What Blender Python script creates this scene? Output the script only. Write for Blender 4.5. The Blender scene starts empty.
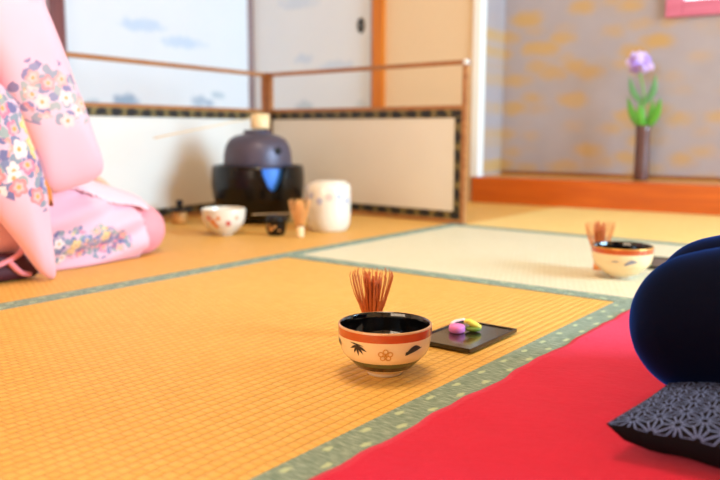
import bpy, bmesh, math, random
from mathutils import Vector, Matrix
random.seed(7)
S = bpy.context.scene
COL = S.collection
PI = math.pi

# ------------------------------------------------------------------ helpers
def lin(c):
    return tuple(((v/255)/12.92 if v/255 <= .04045 else ((v/255+.055)/1.055)**2.4) for v in c)

class NB:
    """small node builder round one principled material"""
    def __init__(s, name):
        s.mat = bpy.data.materials.new(name); s.mat.use_nodes = True
        s.t = s.mat.node_tree; s.b = s.t.nodes['Principled BSDF']; s._tc = None
    def node(s, kind, **kw):
        n = s.t.nodes.new(kind)
        for k, v in kw.items(): setattr(n, k, v)
        return n
    def put(s, sock, v):
        if isinstance(v, bpy.types.NodeSocket): s.t.links.new(v, sock)
        elif v is not None:
            if sock.type == 'RGBA' and len(v) == 3: v = (*v, 1)
            sock.default_value = v
    def m(s, op, a, b=None, c=None, clamp=False):
        n = s.node('ShaderNodeMath', operation=op, use_clamp=clamp)
        for i, v in enumerate((a, b, c)): s.put(n.inputs[i], v)
        return n.outputs[0]
    def mix(s, f, a, b):
        n = s.node('ShaderNodeMix', data_type='RGBA')
        s.put(n.inputs[0], f); s.put(n.inputs[6], a); s.put(n.inputs[7], b)
        return n.outputs[2]
    def coord(s, which='Object'):
        if not s._tc: s._tc = s.node('ShaderNodeTexCoord')
        return s._tc.outputs[which]
    def xyz(s, v):
        n = s.node('ShaderNodeSeparateXYZ'); s.put(n.inputs[0], v); return n.outputs
    def vec(s, x, y, z=0.0):
        n = s.node('ShaderNodeCombineXYZ')
        for i, v in enumerate((x, y, z)): s.put(n.inputs[i], v)
        return n.outputs[0]
    def noise(s, vec, scale, detail=3, rough=.5):
        n = s.node('ShaderNodeTexNoise'); s.put(n.inputs['Vector'], vec)
        n.inputs['Scale'].default_value = scale; n.inputs['Detail'].default_value = detail
        n.inputs['Roughness'].default_value = rough
        return n.outputs['Fac'] if 'Fac' in n.outputs else n.outputs[0]
    def voronoi(s, vec, scale, feature='F1', rnd=1.0):
        n = s.node('ShaderNodeTexVoronoi', feature=feature); s.put(n.inputs['Vector'], vec)
        n.inputs['Scale'].default_value = scale; n.inputs['Randomness'].default_value = rnd
        return n.outputs
    def ramp(s, f, stops):
        n = s.node('ShaderNodeValToRGB'); s.put(n.inputs[0], f)
        e = n.color_ramp.elements
        while len(e) < len(stops): e.new(.5)
        for el, (p, c) in zip(e, stops): el.position = p; el.color = (*c, 1)
        return n.outputs[0]
    def smooth(s, v, a, b):
        n = s.node('ShaderNodeMapRange', interpolation_type='SMOOTHSTEP')
        s.put(n.inputs[0], v); n.inputs[1].default_value = a; n.inputs[2].default_value = b
        return n.outputs[0]
    def bump(s, h, dist=.001, strength=1.0):
        n = s.node('ShaderNodeBump'); n.inputs['Strength'].default_value = strength
        n.inputs['Distance'].default_value = dist; s.put(n.inputs['Height'], h)
        s.t.links.new(n.outputs[0], s.b.inputs['Normal'])
    def set(s, **kw):
        names = dict(color='Base Color', rough='Roughness', metal='Metallic', spec='Specular IOR Level', coat='Coat Weight',
                     coatr='Coat Roughness', sheen='Sheen Weight', sheent='Sheen Tint', sheenr='Sheen Roughness',
                     emit='Emission Color', estr='Emission Strength', sss='Subsurface Weight')
        for k, v in kw.items(): s.put(s.b.inputs[names[k]], v)
        return s.mat

def plain(name, rgb, rough=.5, var=.08, scale=30, **kw):
    n = NB(name); c = lin(rgb)
    f = n.noise(n.coord(), scale, 4)
    col = n.mix(f, tuple(v*(1-var) for v in c), tuple(min(1, v*(1+var)) for v in c))
    return n.set(color=col, rough=rough, **kw)

def wood(name, dark, light, rough=.45, axis=1, **kw):
    n = NB(name); x, y, z = n.xyz(n.coord())
    k = [12, 12, 12]; k[axis] = .8
    v = n.vec(n.m('MULTIPLY', x, k[0]), n.m('MULTIPLY', y, k[1]), n.m('MULTIPLY', z, k[2]))
    f = n.noise(v, 4, 5, .6)
    return n.set(color=n.ramp(f, [(.3, lin(dark)), (.7, lin(light))]), rough=rough, **kw)

def link(name, me, parent=None):
    o = bpy.data.objects.new(name, me); COL.objects.link(o)
    if parent: o.parent = parent
    return o
def obj(name, bm, mats, parent=None, smooth=False, loc=None):
    bmesh.ops.recalc_face_normals(bm, faces=bm.faces)
    me = bpy.data.meshes.new(name); bm.to_mesh(me); bm.free()
    for m in (mats if isinstance(mats, (list, tuple)) else [mats]): me.materials.append(m)
    if smooth:
        for p in me.polygons: p.use_smooth = True
    o = link(name, me, parent)
    if loc: o.location = loc
    return o
def thing(name, label, cat, loc=(0, 0, 0), rz=0, group=None):
    o = bpy.data.objects.new(name, None); COL.objects.link(o)
    o.empty_display_size = .05
    o.location = loc; o.rotation_euler = (0, 0, rz)
    tag(o, label, cat, group); return o
def tag(o, label, cat, group=None):
    o['label'] = label; o['category'] = cat
    if group: o['group'] = group
    return o
def struct(o): o['kind'] = 'structure'; return o
def copy_tree(o, parent=None):
    c = o.copy(); COL.objects.link(c)
    if parent: c.parent = parent
    for ch in list(o.children): copy_tree(ch, c)
    return c

def box(bm, x0, x1, y0, y1, z0, z1, bev=0, mi=0):
    r = bmesh.ops.create_cube(bm, size=1)
    vs = r['verts']
    for v in vs:
        v.co = ((x0+x1)/2+v.co.x*(x1-x0), (y0+y1)/2+v.co.y*(y1-y0), (z0+z1)/2+v.co.z*(z1-z0))
    fs = set(f for v in vs for f in v.link_faces)
    for f in fs: f.material_index = mi
    if bev:
        es = list(set(e for v in vs for e in v.link_edges))
        bmesh.ops.bevel(bm, geom=es, offset=bev, segments=2, profile=.6, affect='EDGES')
def newbox(*a, **k):
    bm = bmesh.new(); box(bm, *a, **k); return bm
def lathe(bm, prof, seg=64, mats=None, keep=None):
    """prof: list of (r, z); r==0 closes to a point. mats(i)->index for span i"""
    rings = []
    for r, z in prof:
        if r < 1e-6: rings.append([bm.verts.new((0, 0, z))])
        else: rings.append([bm.verts.new((r*math.sin(2*PI*k/seg), -r*math.cos(2*PI*k/seg), z)) for k in range(seg)])
    for i in range(len(prof)-1):
        a, b = rings[i], rings[i+1]
        for k in range(seg):
            if keep and not keep(i, k): continue
            k2 = (k+1) % seg
            if len(a) == 1 and len(b) == 1: continue
            if len(a) == 1: f = bm.faces.new((a[0], b[k], b[k2]))
            elif len(b) == 1: f = bm.faces.new((a[k], b[0], a[k2]))
            else: f = bm.faces.new((a[k], b[k], b[k2], a[k2]))
            if mats: f.material_index = mats(i)
def spline(pts, n):
    """catmull-rom through 2D/3D open point list"""
    P = [Vector(p) for p in pts]; out = []
    Q = [P[0]*2-P[1]]+P+[P[-1]*2-P[-2]]
    for i in range(len(P)-1):
        for k in range(n):
            t = k/n; a, b, c, d = Q[i:i+4]
            out.append(.5*((2*b)+(c-a)*t+(2*a-5*b+4*c-d)*t*t+(3*b-a-3*c+d)*t**3))
    out.append(P[-1]); return out
def tube(bm, path, radii, seg=8, flat=1.0, mi=0, up0=None):
    P = [Vector(p) for p in path]
    if not isinstance(radii, (list, tuple)): radii = [radii]*len(P)
    prev = None; up = Vector(up0) if up0 else None
    for i, p in enumerate(P):
        d = (P[min(i+1, len(P)-1)]-P[max(i-1, 0)]).normalized()
        if up is None: up = Vector((0, 0, 1)) if abs(d.z) < .9 else Vector((1, 0, 0))
        s = d.cross(up).normalized(); up = s.cross(d).normalized()
        ring = [bm.verts.new(p+(s*math.cos(2*PI*k/seg)+up*math.sin(2*PI*k/seg)*flat)*radii[i]) for k in range(seg)]
        if prev:
            for k in range(seg):
                bm.faces.new((prev[k], prev[(k+1) % seg], ring[(k+1) % seg], ring[k])).material_index = mi
        else: bm.faces.new(ring[::-1]).material_index = mi
        prev = ring
    bm.faces.new(prev).material_index = mi
def capsule(bm, p0, p1, r0, r1=None, seg=18):
    r1 = r0 if r1 is None else r1
    p0, p1 = Vector(p0), Vector(p1); d = p1-p0
    d = d.normalized() if d.length > 1e-6 else Vector((0, 0, 1))
    up = Vector((0, 0, 1)) if abs(d.z) < .9 else Vector((1, 0, 0))
    s = d.cross(up).normalized(); u = s.cross(d).normalized()
    st = []
    n = 6
    for k in range(n): a = -PI/2+PI/2*(k+1)/n; st.append((p0+d*r0*math.sin(a), r0*math.cos(a)))
    for k in range(n): a = PI/2*k/n; st.append((p1+d*r1*math.sin(a), r1*math.cos(a)))
    a0 = bm.verts.new(p0-d*r0); a1 = bm.verts.new(p1+d*r1)
    prev = None
    for c, r in st:
        ring = [bm.verts.new(c+(s*math.cos(2*PI*k/seg)+u*math.sin(2*PI*k/seg))*r) for k in range(seg)]
        for k in range(seg):
            k2 = (k+1) % seg
            if prev: bm.faces.new((prev[k], prev[k2], ring[k2], ring[k]))
            else: bm.faces.new((a0, ring[k2], ring[k]))
        prev = ring
    for k in range(seg): bm.faces.new((prev[k], prev[(k+1) % seg], a1))
def ellipsoid(bm, c, r, rot=None):
    res = bmesh.ops.create_uvsphere(bm, u_segments=24, v_segments=14, radius=1)
    M = Matrix.Translation(c) @ (rot.to_4x4() if rot else Matrix()) @ Matrix.Diagonal((*r, 1))
    bmesh.ops.transform(bm, matrix=M, verts=res['verts'])
def fused(bm, voxel, smooth_iter=6, cut=None):
    """union of closed pieces as one continuous mesh; cut(co)->True removes the vertex"""
    bmesh.ops.recalc_face_normals(bm, faces=bm.faces)
    me = bpy.data.meshes.new('tmp'); bm.to_mesh(me); bm.free()
    t = bpy.data.objects.new('tmp', me); COL.objects.link(t)
    r = t.modifiers.new('r', 'REMESH'); r.mode = 'VOXEL'; r.voxel_size = voxel
    s = t.modifiers.new('s', 'SMOOTH'); s.iterations = smooth_iter; s.factor = .5
    dg = bpy.context.evaluated_depsgraph_get()
    m2 = bpy.data.meshes.new_from_object(t.evaluated_get(dg))
    bpy.data.objects.remove(t); bpy.data.meshes.remove(me)
    out = bmesh.new(); out.from_mesh(m2); bpy.data.meshes.remove(m2)
    if cut:
        bmesh.ops.delete(out, geom=[v for v in out.verts if cut(v.co)], context='VERTS')
    return out
def inflate(outline, x0, thick, folds=(), n=5, mi=0):
    """a soft closed bag whose outline lies in the (y, z) plane at x0"""
    pts = spline(outline+[outline[0]], n)[:-1]
    c = sum(pts, Vector((0, 0)))/len(pts)
    bm = bmesh.new(); rings = {}
    for side in (1, -1):
        prev = None
        for s in (1, .985, .94, .86, .74, .58, .4, .2):
            h = thick*math.sqrt(max(0, 1-s**3))
            if s == 1 and side == -1: ring = rings['edge']
            else:
                ring = []
                for p in pts:
                    q = c+(p-c)*s
                    f = sum(a*math.sin(ky*q.x+kz*q.y+ph) for a, ky, kz, ph in folds)*(1-s)**.5
                    ring.append(bm.verts.new((x0+side*h+f, q.x, q.y)))
            if s == 1 and side == 1: rings['edge'] = ring
            if prev:
                for k in range(len(ring)):
                    k2 = (k+1) % len(ring); bm.faces.new((prev[k], prev[k2], ring[k2], ring[k]))
            prev = ring
        v = bm.verts.new((x0+side*thick, c.x, c.y))
        for k in range(len(prev)): bm.faces.new((prev[k], prev[(k+1) % len(prev)], v))
    return bm
def solid(o, t, offset=0):
    m = o.modifiers.new('thickness', 'SOLIDIFY'); m.thickness = t; m.offset = offset
def uvbox(bm, x0, x1, y0, y1, z0, z1, along):
    """a flat box on an upright panel whose UV runs (metres along, 0..1 across)"""
    uv = bm.loops.layers.uv.verify(); n0 = len(bm.faces)
    box(bm, x0, x1, y0, y1, z0, z1)
    bm.faces.ensure_lookup_table()
    for f in bm.faces[n0:]:
        for l in f.loops:
            x, z = l.vert.co.x, l.vert.co.z
            l[uv].uv = (x, (z-z0)/(z1-z0)) if along == 'x' else (z, (x-x0)/(x1-x0))

# ------------------------------------------------------------------ materials
def tatami_mat_material(name, c1, c2, mortar, along='Y', rough=.5, spec=.3):
    n = NB(name); x, y, z = n.xyz(n.coord())
    a, b = (y, x) if along == 'Y' else (x, y)
    wob = n.m('MULTIPLY', n.m('SUBTRACT', n.noise(n.coord(), 9, 2), .5), .006)
    br = n.node('ShaderNodeTexBrick'); br.offset = .5
    n.put(br.inputs['Vector'], n.vec(a, n.m('ADD', b, wob)))
    for k, v in (('Scale', 1), ('Mortar Size', .0013), ('Mortar Smooth', 1), ('Brick Width', .0135), ('Row Height', .0152), ('Bias', 0)):
        br.inputs[k].default_value = v
    n.put(br.inputs['Color1'], lin(c1)); n.put(br.inputs['Color2'], lin(c2)); n.put(br.inputs['Mortar'], lin(mortar))
    row = n.m('ABSOLUTE', n.m('SINE', n.m('MULTIPLY', n.m('ADD', b, wob), PI/.0152)))
    stalk = n.m('ABSOLUTE', n.m('SINE', n.m('MULTIPLY', n.m('ADD', a, n.m('MULTIPLY', wob, .6)), PI/.0034)))
    patch = n.noise(n.coord(), 6, 4, .6)
    col = n.mix(n.m('MULTIPLY', patch, .35), br.outputs['Color'], lin(tuple(min(255, v*1.08) for v in c1)))
    h = n.m('ADD', n.m('ADD', n.m('MULTIPLY', row, .8), n.m('MULTIPLY', stalk, .12)), n.m('MULTIPLY', br.outputs['Fac'], -.6))
    n.bump(h, .0016, 1.0)
    return n.set(color=col, rough=rough, spec=spec)
M_ORANGE = tatami_mat_material('rush_honey', (234, 184, 96), (225, 173, 84), (204, 146, 62))
M_HOST = tatami_mat_material('rush_amber', (234, 180, 94), (225, 169, 82), (204, 144, 60))
M_PALE_SHEEN = tatami_mat_material('rush_pale_sheen', (230, 226, 198), (225, 220, 189), (206, 198, 160), 'X', .45)  # window glare on the rush is put into this paler colour
M_YELLOW = tatami_mat_material('rush_yellow', (252, 216, 138), (247, 208, 126), (228, 184, 100), 'X', .5)

def heri_material():
    n = NB('green_cloth_edging'); x, y, z = n.xyz(n.coord())
    u = n.m('DIVIDE', y, .066)
    v = n.m('DIVIDE', x, .025)
    par = n.m('GREATER_THAN', v, 0)
    uu = n.m('SUBTRACT', n.m('FRACT', n.m('ADD', u, n.m('MULTIPLY', par, .5))), .5)
    vv = n.m('SUBTRACT', n.m('FRACT', n.m('ADD', v, 2)), .5)
    d = n.m('SQRT', n.m('ADD', n.m('POWER', n.m('MULTIPLY', uu, 2.1), 2), n.m('POWER', n.m('MULTIPLY', vv, 1.6), 2)))
    d = n.m('ADD', d, n.m('MULTIPLY', n.m('SUBTRACT', n.noise(n.coord(), 160, 3), .5), .5))
    dot = n.smooth(d, .36, .14)
    thr = n.noise(n.vec(n.m('MULTIPLY', x, 60), n.m('MULTIPLY', y, 420)), 1, 2)
    base = n.ramp(thr, [(.3, lin((92, 122, 106))), (.52, lin((128, 150, 136))), (.72, lin((168, 184, 172)))])
    n.bump(thr, .0006, .5)
    return n.set(color=n.mix(n.m('MULTIPLY', dot, .75), base, lin((196, 214, 172))), rough=.7)
M_HERI = heri_material()

def felt_material():
    n = NB('red_felt'); f = n.noise(n.coord(), 130, 6, .75); g = n.noise(n.coord(), 18, 3)
    col = n.mix(n.m('ADD', n.m('MULTIPLY', f, .7), n.m('MULTIPLY', g, .3)), lin((180, 3, 32)), lin((222, 13, 58)))
    n.bump(n.m('ADD', f, g), .002, .6)
    return n.set(color=col, rough=.9, spec=.1, sheen=.6, sheent=lin((255, 130, 160)), sheenr=.5)
M_FELT = felt_material()

def asanoha_material():
    n = NB('hemp_leaf_print'); uvx, uvy, _ = n.xyz(n.coord('UV'))
    k = 1/.0245
    def axis(ang):
        return n.m('ADD', n.m('MULTIPLY', uvx, math.cos(ang)*k*1.1547), n.m('MULTIPLY', uvy, math.sin(ang)*k*1.1547))
    fr = [n.m('FRACT', n.m('ADD', axis(a), 400)) for a in (0, 2*PI/3, 4*PI/3)]
    big = n.m('GREATER_THAN', n.m('ADD', n.m('ADD', fr[0], fr[1]), fr[2]), 1.5)
    l = [n.m('ABSOLUTE', n.m('SUBTRACT', f, big)) for f in fr]
    mn = n.m('MINIMUM', n.m('MINIMUM', l[0], l[1]), l[2]); mx = n.m('MAXIMUM', n.m('MAXIMUM', l[0], l[1]), l[2])
    md = n.m('SUBTRACT', n.m('SUBTRACT', 1, mn), mx)
    e = n.m('MINIMUM', mn, n.m('MULTIPLY', n.m('SUBTRACT', md, mn), .62))
    line = n.m('SUBTRACT', 1, n.smooth(e, .018, .052))
    hub = n.smooth(mx, .88, .83)
    line = n.m('MULTIPLY', line, hub)
    fz = n.noise(n.coord(), 300, 3)
    n.bump(fz, .0005, .4)
    col = n.mix(line, lin((10, 9, 20)), n.mix(fz, lin((84, 104, 164)), lin((130, 150, 208))))
    return n.set(color=col, rough=.85, spec=.15)
M_ASANOHA = asanoha_material()

def brocade_material():
    n = NB('black_gold_brocade'); u, v, _ = n.xyz(n.coord('UV'))
    uu = n.m('MULTIPLY', n.m('SUBTRACT', n.m('FRACT', n.m('ADD', n.m('DIVIDE', u, .068), 20)), .5), 2)
    vv = n.m('MULTIPLY', n.m('SUBTRACT', v, .5), 2)
    d = n.m('SQRT', n.m('ADD', n.m('POWER', uu, 2), n.m('POWER', n.m('MULTIPLY', vv, .85), 2)))
    nz = n.noise(n.coord(), 70, 3)
    d = n.m('ADD', d, n.m('MULTIPLY', n.m('SUBTRACT', nz, .5), 1.5))
    f = n.smooth(d, .62, .9)
    gold = n.mix(n.noise(n.coord(), 45, 2), lin((66, 72, 52)), lin((150, 124, 62)))
    return n.set(color=n.mix(f, lin((12, 12, 14)), gold), rough=.5, sheen=.1)
M_BROCADE = brocade_material()

M_BOARD = plain('washi_board', (226, 222, 214), .75, .03, 8)
M_FRAME = wood('screen_wood', (140, 86, 44), (186, 128, 76), .4, axis=0)
M_STILE = wood('screen_wood_upright', (112, 60, 28), (158, 94, 48), .4, axis=2)
M_FITTING = plain('silver_fitting', (225, 225, 222), .25, .03, 30, metal=.8)
M_POST = wood('orange_timber', (188, 96, 0), (212, 122, 8), .4, axis=2)
M_SILL = wood('alcove_timber', (178, 74, 4), (204, 96, 10), .32, axis=0)
M_SILLTOP = wood('alcove_board', (206, 140, 62), (226, 164, 84), .35, axis=0)
M_WHITEPOST = plain('white_post', (236, 236, 230), .6, .02, 6)
M_PLASTER = plain('beige_plaster', (224, 196, 158), .9, .04, 60)
M_DARKPOST = wood('dark_red_lacquer_post', (92, 40, 36), (126, 62, 56), .4, axis=2)
M_FRAMELILAC = wood('fusuma_edge', (128, 106, 108), (166, 144, 146), .45, axis=2)
M_CEIL = wood('ceiling_boards', (186, 150, 104), (206, 172, 126), .6, axis=0)
M_WALL = plain('cream_wall', (236, 226, 206), .9, .03, 40)
M_UNDER = plain('subfloor', (120, 92, 60), .8)
M_PINKFRAME = wood('pink_painted_frame', (190, 90, 118), (208, 112, 140), .45, axis=0)

def wallpaper():
    n = NB('gold_cloud_wallpaper'); x, y, z = n.xyz(n.coord())
    w1 = n.noise(n.coord(), 14, 3); w2 = n.noise(n.vec(z, x), 17, 3)
    v = n.vec(n.m('ADD', n.m('MULTIPLY', x, 6.6), n.m('MULTIPLY', w1, .5)), n.m('ADD', n.m('MULTIPLY', z, 12.5), n.m('MULTIPLY', w2, .5)))
    d = n.voronoi(v, 1, 'F1', .9)['Distance']
    f = n.m('MULTIPLY', n.smooth(d, .70, .16), n.m('ADD', .5, n.m('MULTIPLY', n.noise(n.coord(), 5, 2), .8)), clamp=True)
    base = n.mix(n.noise(n.coord(), 7, 3), lin((156, 146, 148)), lin((170, 160, 163)))
    return n.set(color=n.mix(f, base, lin((188, 150, 94))), rough=.6)
M_PAPER = wallpaper()

def fusuma(name, blobs):
    """off white sliding-door paper with faint painted clouds and trees: (x, z, rx, rz, rgb, strength)"""
    n = NB(name); x, y, z = n.xyz(n.coord())
    wob = n.m('MULTIPLY', n.m('SUBTRACT', n.noise(n.coord(), 22, 4), .5), 1.4)
    col = n.mix(n.noise(n.coord(), 4, 2), lin((214, 220, 228)), lin((221, 227, 233)))
    for (bx, bz, rx, rz, rgb, st) in blobs:
        d = n.m('SQRT', n.m('ADD', n.m('POWER', n.m('DIVIDE', n.m('SUBTRACT', x, bx), rx), 2), n.m('POWER', n.m('DIVIDE', n.m('SUBTRACT', z, bz), rz), 2)))
        f = n.m('MULTIPLY', n.smooth(n.m('ADD', d, wob), 1.15, .45), st)
        col = n.mix(f, col, lin(rgb))
    return n.set(color=col, rough=.7)

M_BLACKGLAZE = plain('black_glaze', (8, 8, 10), .07, .2, 20, coat=.6)
M_LACQUER = plain('black_lacquer', (6, 6, 7), .22, .2, 20, spec=.35)
M_CREAMGLAZE = plain('cream_glaze', (238, 206, 158), .22, .06, 40, coat=.4)
M_ORANGEBAND = plain('red_orange_glaze', (188, 82, 34), .2, .12, 60, coat=.5)
M_GOLD = plain('gold_paint', (206, 146, 62), .3, .1, 60, metal=.5)
M_LIPGLAZE = plain('pale_rim_glaze', (206, 158, 112), .25, .08, 60, coat=.4)
M_GREENBAND = plain('olive_glaze', (92, 96, 58), .25, .12, 60, coat=.4)
M_DARKBAND = plain('dark_brown_glaze', (44, 26, 20), .2, .12, 60, coat=.4)
M_WHITEFOOT = plain('bisque_foot', (226, 208, 186), .5, .05, 80)
M_INK = plain('ink_motif', (44, 34, 34), .3, .1, 90)
M_GREYMOTIF = plain('grey_motif', (132, 130, 140), .4, .1, 90)
M_WHITEGLAZE = plain('white_glaze', (230, 222, 204), .18, .03, 30, coat=.4)
M_REDMOTIF = plain('red_flower_paint', (206, 66, 58), .3, .1, 90)
M_ORMOTIF = plain('orange_flower_paint', (228, 136, 58), .3, .1, 90)
M_BAMBOO = plain('bamboo_tan', (214, 150, 78), .45, .12, 50)
M_BAMBOOPALE = plain('bamboo_pale', (236, 208, 160), .45, .08, 50)
M_TINE = plain('whisk_bamboo_red', (186, 88, 30), .45, .6, 260)
M_TINE2 = plain('whisk_bamboo_tan', (236, 172, 100), .45, .15, 60)
M_TINE3 = plain('whisk_bamboo_orange', (222, 138, 70), .45, .25, 200)
M_THREAD = plain('black_thread', (36, 26, 22), .7)
M_TRAY = plain('brown_black_lacquer', (34, 27, 22), .16, .35, 45, coat=.3)
M_PINK = plain('pink_sugar', (236, 134, 206), .6, .05, 120, sss=.1)
M_WHITESUGAR = plain('white_sugar', (246, 232, 244), .6, .03, 120)
M_YELLOW_S = plain('yellow_sweet', (236, 222, 88), .5, .08, 120)
M_GREEN_S = plain('green_sweet', (112, 140, 40), .5, .1, 120)
M_IRON = plain('cast_iron_brown', (84, 78, 94), .42, .18, 160, metal=.3)
M_IRONDARK = plain('dark_iron', (16, 14, 15), .5, .2, 120, metal=.3)
M_ASHBLUE = plain('blue_shield', (62, 128, 226), .35, .1, 40)
M_ASH = plain('grey_ash', (170, 164, 156), .95)
M_VASE = plain('dark_vase', (92, 58, 54), .3, .25, 40, coat=.3)
M_STEM = plain('stem_green', (104, 160, 66), .5, .12, 60)
M_LEAF = plain('leaf_green', (86, 158, 44), .45, .18, 40)
M_LEAF2 = plain('leaf_dark_green', (92, 146, 92), .45, .15, 40)
M_PETAL = plain('petal_violet', (176, 142, 230), .55, .12, 60)
M_PETAL2 = plain('petal_lilac', (212, 190, 244), .55, .08, 60)
M_SKIN = plain('skin', (226, 176, 146), .5, .04, 30, sss=.1)
M_HAIR = plain('black_hair', (22, 18, 18), .35, .2, 100)
M_EYE = plain('dark_eye', (20, 14, 12), .15)
M_LIP = plain('lip', (190, 92, 88), .45)
M_NAVY = plain('navy_cloth', (3, 6, 24), .8, .2, 200, spec=.05, sheen=.7, sheent=lin((24, 104, 255)), sheenr=.34)
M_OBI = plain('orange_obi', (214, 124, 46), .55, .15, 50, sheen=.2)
M_PEACH = plain('peach_lining', (240, 148, 158), .6, .05, 40, sheen=.2)
M_MAROON = plain('maroon_lining', (70, 18, 34), .6, .15, 40)
M_PAPERLAMP = NB('fill_lamp_paper').set(color=lin((250, 240, 220)), emit=lin((255, 226, 180)), estr=2.0)
M_SHOJI = NB('shoji_paper_daylit').set(color=lin((250, 250, 248)), emit=lin((246, 248, 255)), estr=1.6)

def kimono_material(name, spots, base=(241, 176, 190), base2=(246, 191, 203), scale=30, sparse=.3, amount=1.0, blooms=((240, 128, 128), (246, 158, 140), (110, 122, 178), (240, 200, 112), (236, 120, 146), (248, 222, 214))):
    n = NB(name); co = n.coord()
    col = n.mix(n.noise(co, 6, 2), lin(base), lin(base2))
    x, y, z = n.xyz(co)
    mask = None
    for (cx, cy, cz, r) in spots:
        d = n.m('SQRT', n.m('ADD', n.m('ADD', n.m('POWER', n.m('SUBTRACT', x, cx), 2), n.m('POWER', n.m('SUBTRACT', y, cy), 2)), n.m('POWER', n.m('SUBTRACT', z, cz), 2)))
        mk = n.m('SUBTRACT', 1, n.m('DIVIDE', d, r), clamp=True)
        mask = mk if mask is None else n.m('MAXIMUM', mask, mk)
    if mask is not None:
        ground = n.smooth(mask, .0, .5)
        col = n.mix(n.m('MULTIPLY', ground, .45), col, lin((196, 190, 206)))
        def layer(sc, cols, petals, R, thr, centre=None):
            nonlocal col
            vo = n.voronoi(co, sc, 'F1', .75); rnd = n.xyz(vo['Color'])
            px_, py_, pz_ = n.xyz(vo['Position'])
            dy, dz = n.m('SUBTRACT', y, py_), n.m('SUBTRACT', z, pz_)
            rad = n.m('MULTIPLY', n.m('SQRT', n.m('ADD', n.m('MULTIPLY', dy, dy), n.m('MULTIPLY', dz, dz))), sc)
            th = n.m('ADD', n.m('ARCTAN2', dz, dy), n.m('MULTIPLY', rnd[2], 6.28))
            lobe = n.m('ADD', .68, n.m('MULTIPLY', n.m('ABSOLUTE', n.m('COSINE', n.m('MULTIPLY', th, petals/2))), .32))
            rr = n.m('DIVIDE', rad, lobe)
            pal = n.node('ShaderNodeValToRGB'); pal.color_ramp.interpolation = 'CONSTANT'; n.put(pal.inputs[0], rnd[0])
            e = pal.color_ramp.elements
            while len(e) < len(cols): e.new(.5)
            for q, el in enumerate(e): el.position = q/len(cols); el.color = (*lin(cols[q]), 1)
            pc = n.mix(n.m('MULTIPLY', n.smooth(rr, R*.8, R*.2), .55), pal.outputs[0], lin((252, 232, 222)) if centre else pal.outputs[0])
            if centre: pc = n.mix(n.smooth(rr, R*.30, R*.22), pc, lin(centre))
            on = n.smooth(n.m('ADD', mask, n.m('MULTIPLY', n.m('SUBTRACT', rnd[1], .5), sparse)), thr, thr+.06)
            on = n.m('MULTIPLY', on, n.smooth(mask, .05, .12))
            col = n.mix(n.m('MULTIPLY', n.m('MULTIPLY', n.smooth(rr, R, R*.86), on), .92*amount), col, pc)
        layer(scale*1.7, [(128, 146, 158), (150, 166, 160), (112, 126, 160), (96, 104, 150)], 2, .62, .16)
        layer(scale, list(blooms), 5, .50, .24, (226, 160, 70))
    fz = n.noise(co, 220, 3); n.bump(fz, .0004, .4)
    return n.set(color=col, rough=.62, spec=.25, sheen=.3, sheent=lin((255, 225, 235)))

# ------------------------------------------------------------------ the room
HGT = 2.4
struct(obj('floor', newbox(-3.6, 3.2, -2.6, 4.4, -.12, -.05), M_UNDER))
struct(obj('ceiling', newbox(-3.2, 2.5, -2.6, 4.2, HGT, HGT+.08), M_CEIL))
# left wall carries sliding doors, the back wall is turned a little
TH = math.radians(5.2)
BK = Matrix.Translation((-1.8, 3.225, 0)) @ Matrix.Rotation(TH, 4, 'Z')
def back(o): o.matrix_world = BK; return struct(o)
XL = -3.08
bm = bmesh.new()
box(bm, XL-.12, XL-.04, -2.6, 3.6, -.05, HGT); struct(obj('wall_left', bm, M_WALL))

CLOUD = (178, 200, 226); TREE = (112, 146, 178); TREE2 = (150, 176, 194)
def door(n, mat, width, frame_mat, M, pull=None):
    """sliding door in the local x-z plane, front face at y=0, facing -y"""
    d = obj('door_%d' % n, newbox(0, width, 0, .03, .0, 2.0), mat); d.matrix_world = M; struct(d)
    fb = bmesh.new()
    box(fb, -.0, .022, -.008, .0, 0, 2.0); box(fb, width-.022, width, -.008, .0, 0, 2.0)
    box(fb, .022, width-.022, -.008, .0, 0, .025); box(fb, .022, width-.022, -.008, .0, 1.975, 2.0)
    obj('door_frame', fb, frame_mat, d)
    if pull:
        pb = bmesh.new()
        lathe(pb, [(0, 0), (.6, 0), (.66, .25), (1.0, .3), (1.0, .12), (1.02, 0)], 32)
        bmesh.ops.transform(pb, matrix=Matrix.Translation((pull[0], 0, pull[1])) @ Matrix.Rotation(PI/2, 4, 'X') @ Matrix.Diagonal((.021, .037, .012, 1)), verts=pb.verts)
        obj('door_pull', pb, M_IRONDARK, d, True)
    return d
# back sliding door: from the corner to the orange post (local s from -1.21 to -.505)
MB = BK @ Matrix.Translation((-1.335, 0.0, 0))
door(1, fusuma('fusuma_back', [(.36, .455, .07, .035, TREE2, .5), (.72, .455, .05, .03, TREE2, .35), (.36, .70, .07, .03, CLOUD, .55), (.57, .655, .12, .035, CLOUD, .5),
     (.32, .99, .14, .04, CLOUD, .5), (.6, 1.2, .14, .05, CLOUD, .5)]), .795, M_FRAMELILAC, MB, (.712, .848))
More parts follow.
